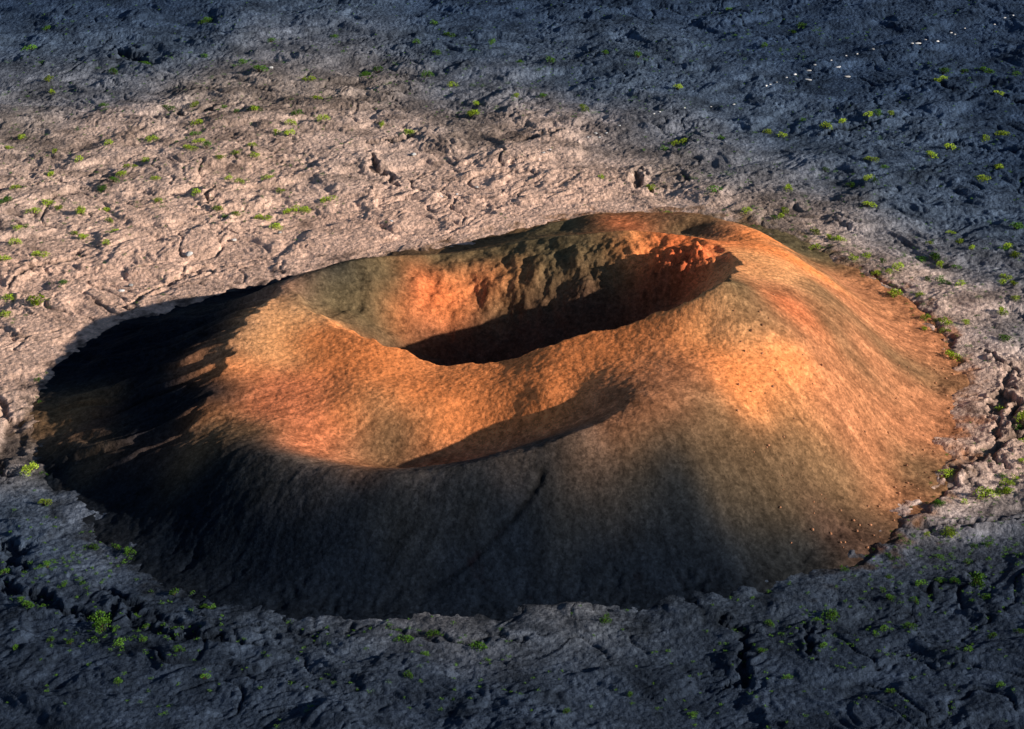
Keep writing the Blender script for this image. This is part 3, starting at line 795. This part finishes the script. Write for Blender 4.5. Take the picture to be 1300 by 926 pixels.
# moss and tiny tufts, beyond counting
V = []; F = []
spots = [(x, y, w) for a, b, w, lab, x, y, f, _ in rest]
for a, b, w, lab, x, y, f, _ in items + rest:
    for _ in range(3):
        spots.append((x + random.gauss(0, 6), y + random.gauss(0, 5), random.uniform(.4, 1.1)))
for _ in range(900):
    a = random.uniform(0, 1300); b = random.choice([random.uniform(0, 150), random.uniform(0, 300), random.uniform(640, 900)])
    x, y = at(a, b, 0); spots.append((x, y, random.uniform(.35, .8)))
for x, y, w in spots:
    if float(base_blend(np.array([[x]]), np.array([[y]]))[0, 0]) > -1: continue
    z = surf(x, y)
    for _ in range(int(14 + 26 * w)):
        px, py = x + random.gauss(0, .28 * w), y + random.gauss(0, .28 * w); pz = z + abs(random.gauss(0, .16 * w)) - .03
        ax = Vector((random.gauss(0, 1), random.gauss(0, 1), random.uniform(.2, 1.2))).normalized(); s = ax.orthogonal().normalized()
        L = random.uniform(.13, .22); p = Vector((px, py, pz)); n0 = len(V)
        V += [tuple(p), tuple(p + ax * L * .5 + s * L * .3), tuple(p + ax * L), tuple(p + ax * L * .5 - s * L * .3)]; F.append((n0, n0 + 1, n0 + 2, n0 + 3))
gcv = bpy.data.objects.new('ground_cover', mesh_from('ground_cover', V, F, [M_LEAF_G])); COL.objects.link(gcv)
gcv['kind'] = 'stuff'; gcv['label'] = 'low moss and tiny green tufts scattered over the lava'; gcv['category'] = 'ground cover'

# ---- white stones that mark the way across the plain
TRAIL = [(645, 227), (655, 223), (672, 210), (697, 199), (718, 193), (768, 176), (810, 163), (848, 146), (876, 141), (916, 132), (1016, 118), (1050, 103), (1080, 108), (1115, 80), (1125, 84), (1150, 70), (1225, 62), (1250, 50), (1272, 45)]
NEARW = [(563, 261), (505, 268), (438, 279), (375, 295), (360, 300), (273, 320), (240, 335), (213, 333), (222, 345), (193, 350), (97, 388), (70, 403), (80, 395)]
SLAB = [((752, 185), 'wide white slab above the black hole on the dark plain'), ((752, 206), 'white slab just below the black hole on the dark plain'), ((828, 177), 'white slab right of the black hole, upper of two'),
        ((852, 197), 'white slab right of the black hole, lower of two'), ((1030, 116), 'white slab farther up the line of stones, toward the top right')]
LEFTW = [((525, 199), 2.0, 'large white stone beside the black cleft behind the cone'), ((560, 249), 1.2, 'white stone in the left half of the row behind the dipped rim'), ((580, 245), 1.0, 'white stone in the middle of the row behind the dipped rim'), ((605, 235), 1.2, 'white stone at the right of the row behind the dipped rim'),
         ((240, 324), 2.4, 'white stone on pink lava above the shadow of the left flank'), ((154, 368), 1.8, 'upper white stone beside the crack left of the shadow'), ((166, 360), 1.6, 'right white stone beside the crack left of the shadow'), ((297, 304), 1.6, 'white stone on pink lava behind the left rim'),
         ((355, 292), 1.2, 'tiny white stone on the pink lava left of the dipped rim'), ((497, 281), 1.2, 'tiny white stone on the pink lava straight behind the dipped rim'), ((344, 88), 2.0, 'pale stone beside the green bush on the far plain')]
WR = [rock_mesh(s, M_WHITE, .45) for s in range(4)]


def stone(name, me, x, y, w, d, h, lab, cat, grp=None, sink=.12):
    o = bpy.data.objects.new(name, me); COL.objects.link(o)
    o.location = (x, y, surf(x, y) + h * .5 - sink * h); o.scale = (w, d, h * 1.6); o.rotation_euler = (random.uniform(-.12, .12), random.uniform(-.12, .12), random.uniform(-.5, .5))
    o['label'] = lab; o['category'] = cat
    if grp: o['group'] = grp


for i, (a, b) in enumerate(TRAIL):
    x, y = at(650 + a / 2, b / 2, 0)
    w = random.uniform(.8, 1.3)
    stone('white_stone', WR[i % 4], x, y, w, w * .9, w * .6, 'small white stone in the dotted line crossing the dark far plain', 'stone', 'white stones in a line across the far plain')
for i, (a, b) in enumerate(NEARW):
    x, y = at(650 + a / 2, b / 2, 0)
    w = random.uniform(.7, 1.2)
    stone('white_stone', WR[i % 4], x, y, w, w * .9, w * .55, 'small white stone on the paler lava between the far rim and the dark plain', 'stone', 'white stones on the paler lava behind the far rim')
for i, ((a, b), lab) in enumerate(SLAB):
    x, y = at(650 + a / 2, b / 2, 0)
    stone('white_slab', WR[i % 4], x, y, 2.5, 1.5, .7, lab, 'stone', 'white slabs on the dark plain')
for i, ((a, b), w, lab) in enumerate(LEFTW):
    x, y = at(a, b, 0)
    stone('white_stone', WR[i % 4], x, y, w, w, w * .6, lab, 'stone', 'white stones on the pink lava')

# ---- cinder blocks that rolled down to the right foot
BR_ = [rock_mesh(20 + s, M_CBLK, .8, 2) for s in range(5)]
nb = 0
while nb < 70:
    t = random.random()
    a = random.uniform(1000, 1215); b = random.uniform(390, 700)
    x, y = hit(a, b); f = float(base_blend(np.array([[x]]), np.array([[y]]))[0, 0])
    if not (-4 < f < 9) or random.random() > math.exp(-((f - 1) / 4) ** 2) + .05: continue
    w = random.choice([.35, .4, .5, .6, .75])
    stone('cinder_block', BR_[nb % 5], x, y, w, w * random.uniform(.8, 1.1), w * .7, ('small rusty cinder block on the right foot of the cone, ' + ('upper stretch' if b < 480 else 'middle stretch' if b < 590 else 'lower stretch')), 'rock',
          'cinder blocks along the right foot, ' + ('upper stretch' if b < 480 else 'middle stretch' if b < 590 else 'lower stretch'), .3)
    nb += 1

for nb in range(60):
    while True:
        a = random.uniform(930, 1190); b = random.uniform(370, 660); x, y = hit(a, b)
        f = float(base_blend(np.array([[x]]), np.array([[y]]))[0, 0])
        if 9 < f < 50: break
    w = random.choice([.35, .45, .55, .7])
    where = 'upper' if f > 28 else 'lower'
    stone('cinder_block', BR_[nb % 5], x, y, w, w * random.uniform(.8, 1.1), w * .7, f'lone tan cinder block lying loose on the {where} right flank of the cone', 'rock', f'loose cinder blocks on the {where} right flank', .3)


# ------------------------------------------------------------------ light, sky, camera
world = bpy.data.worlds.new('World'); scene.world = world; world.use_nodes = True
wn = world.node_tree; wn.nodes.clear()
wo = wn.nodes.new('ShaderNodeOutputWorld'); bg = wn.nodes.new('ShaderNodeBackground'); sky = wn.nodes.new('ShaderNodeTexSky')
sky.sky_type = 'NISHITA'; sky.sun_disc = False; sky.sun_elevation = SUN_EL; sky.altitude = 2300
sd = Vector((math.cos(SUN_EL) * math.cos(SUN_AZ), math.cos(SUN_EL) * math.sin(SUN_AZ), math.sin(SUN_EL)))
sky.sun_rotation = math.atan2(sd.x, sd.y)
bg.inputs['Strength'].default_value = .066
wn.links.new(sky.outputs['Color'], bg.inputs['Color']); wn.links.new(bg.outputs['Background'], wo.inputs['Surface'])

sl = bpy.data.lights.new('sun', 'SUN'); sl.energy = 5.0; sl.angle = R(.5); sl.color = (1.0, .89, .78)
so = bpy.data.objects.new('sun', sl); COL.objects.link(so)
so.location = tuple(sd * 900); so.rotation_euler = (-sd).to_track_quat('-Z', 'Y').to_euler()

cd = bpy.data.cameras.new('camera'); co = bpy.data.objects.new('camera', cd); COL.objects.link(co)
cd.sensor_width = 36; cd.lens = 18 / math.tan(HFOV / 2); cd.clip_start = 1; cd.clip_end = 30000
co.location = tuple(CAM); co.rotation_euler = (math.pi / 2 - ALPHA, 0, 0)
scene.camera = co
scene.cycles.diffuse_bounces = 1
scene.view_settings.view_transform = 'Standard'; scene.view_settings.look = 'None'
scene.view_settings.exposure = 0; scene.view_settings.gamma = 1
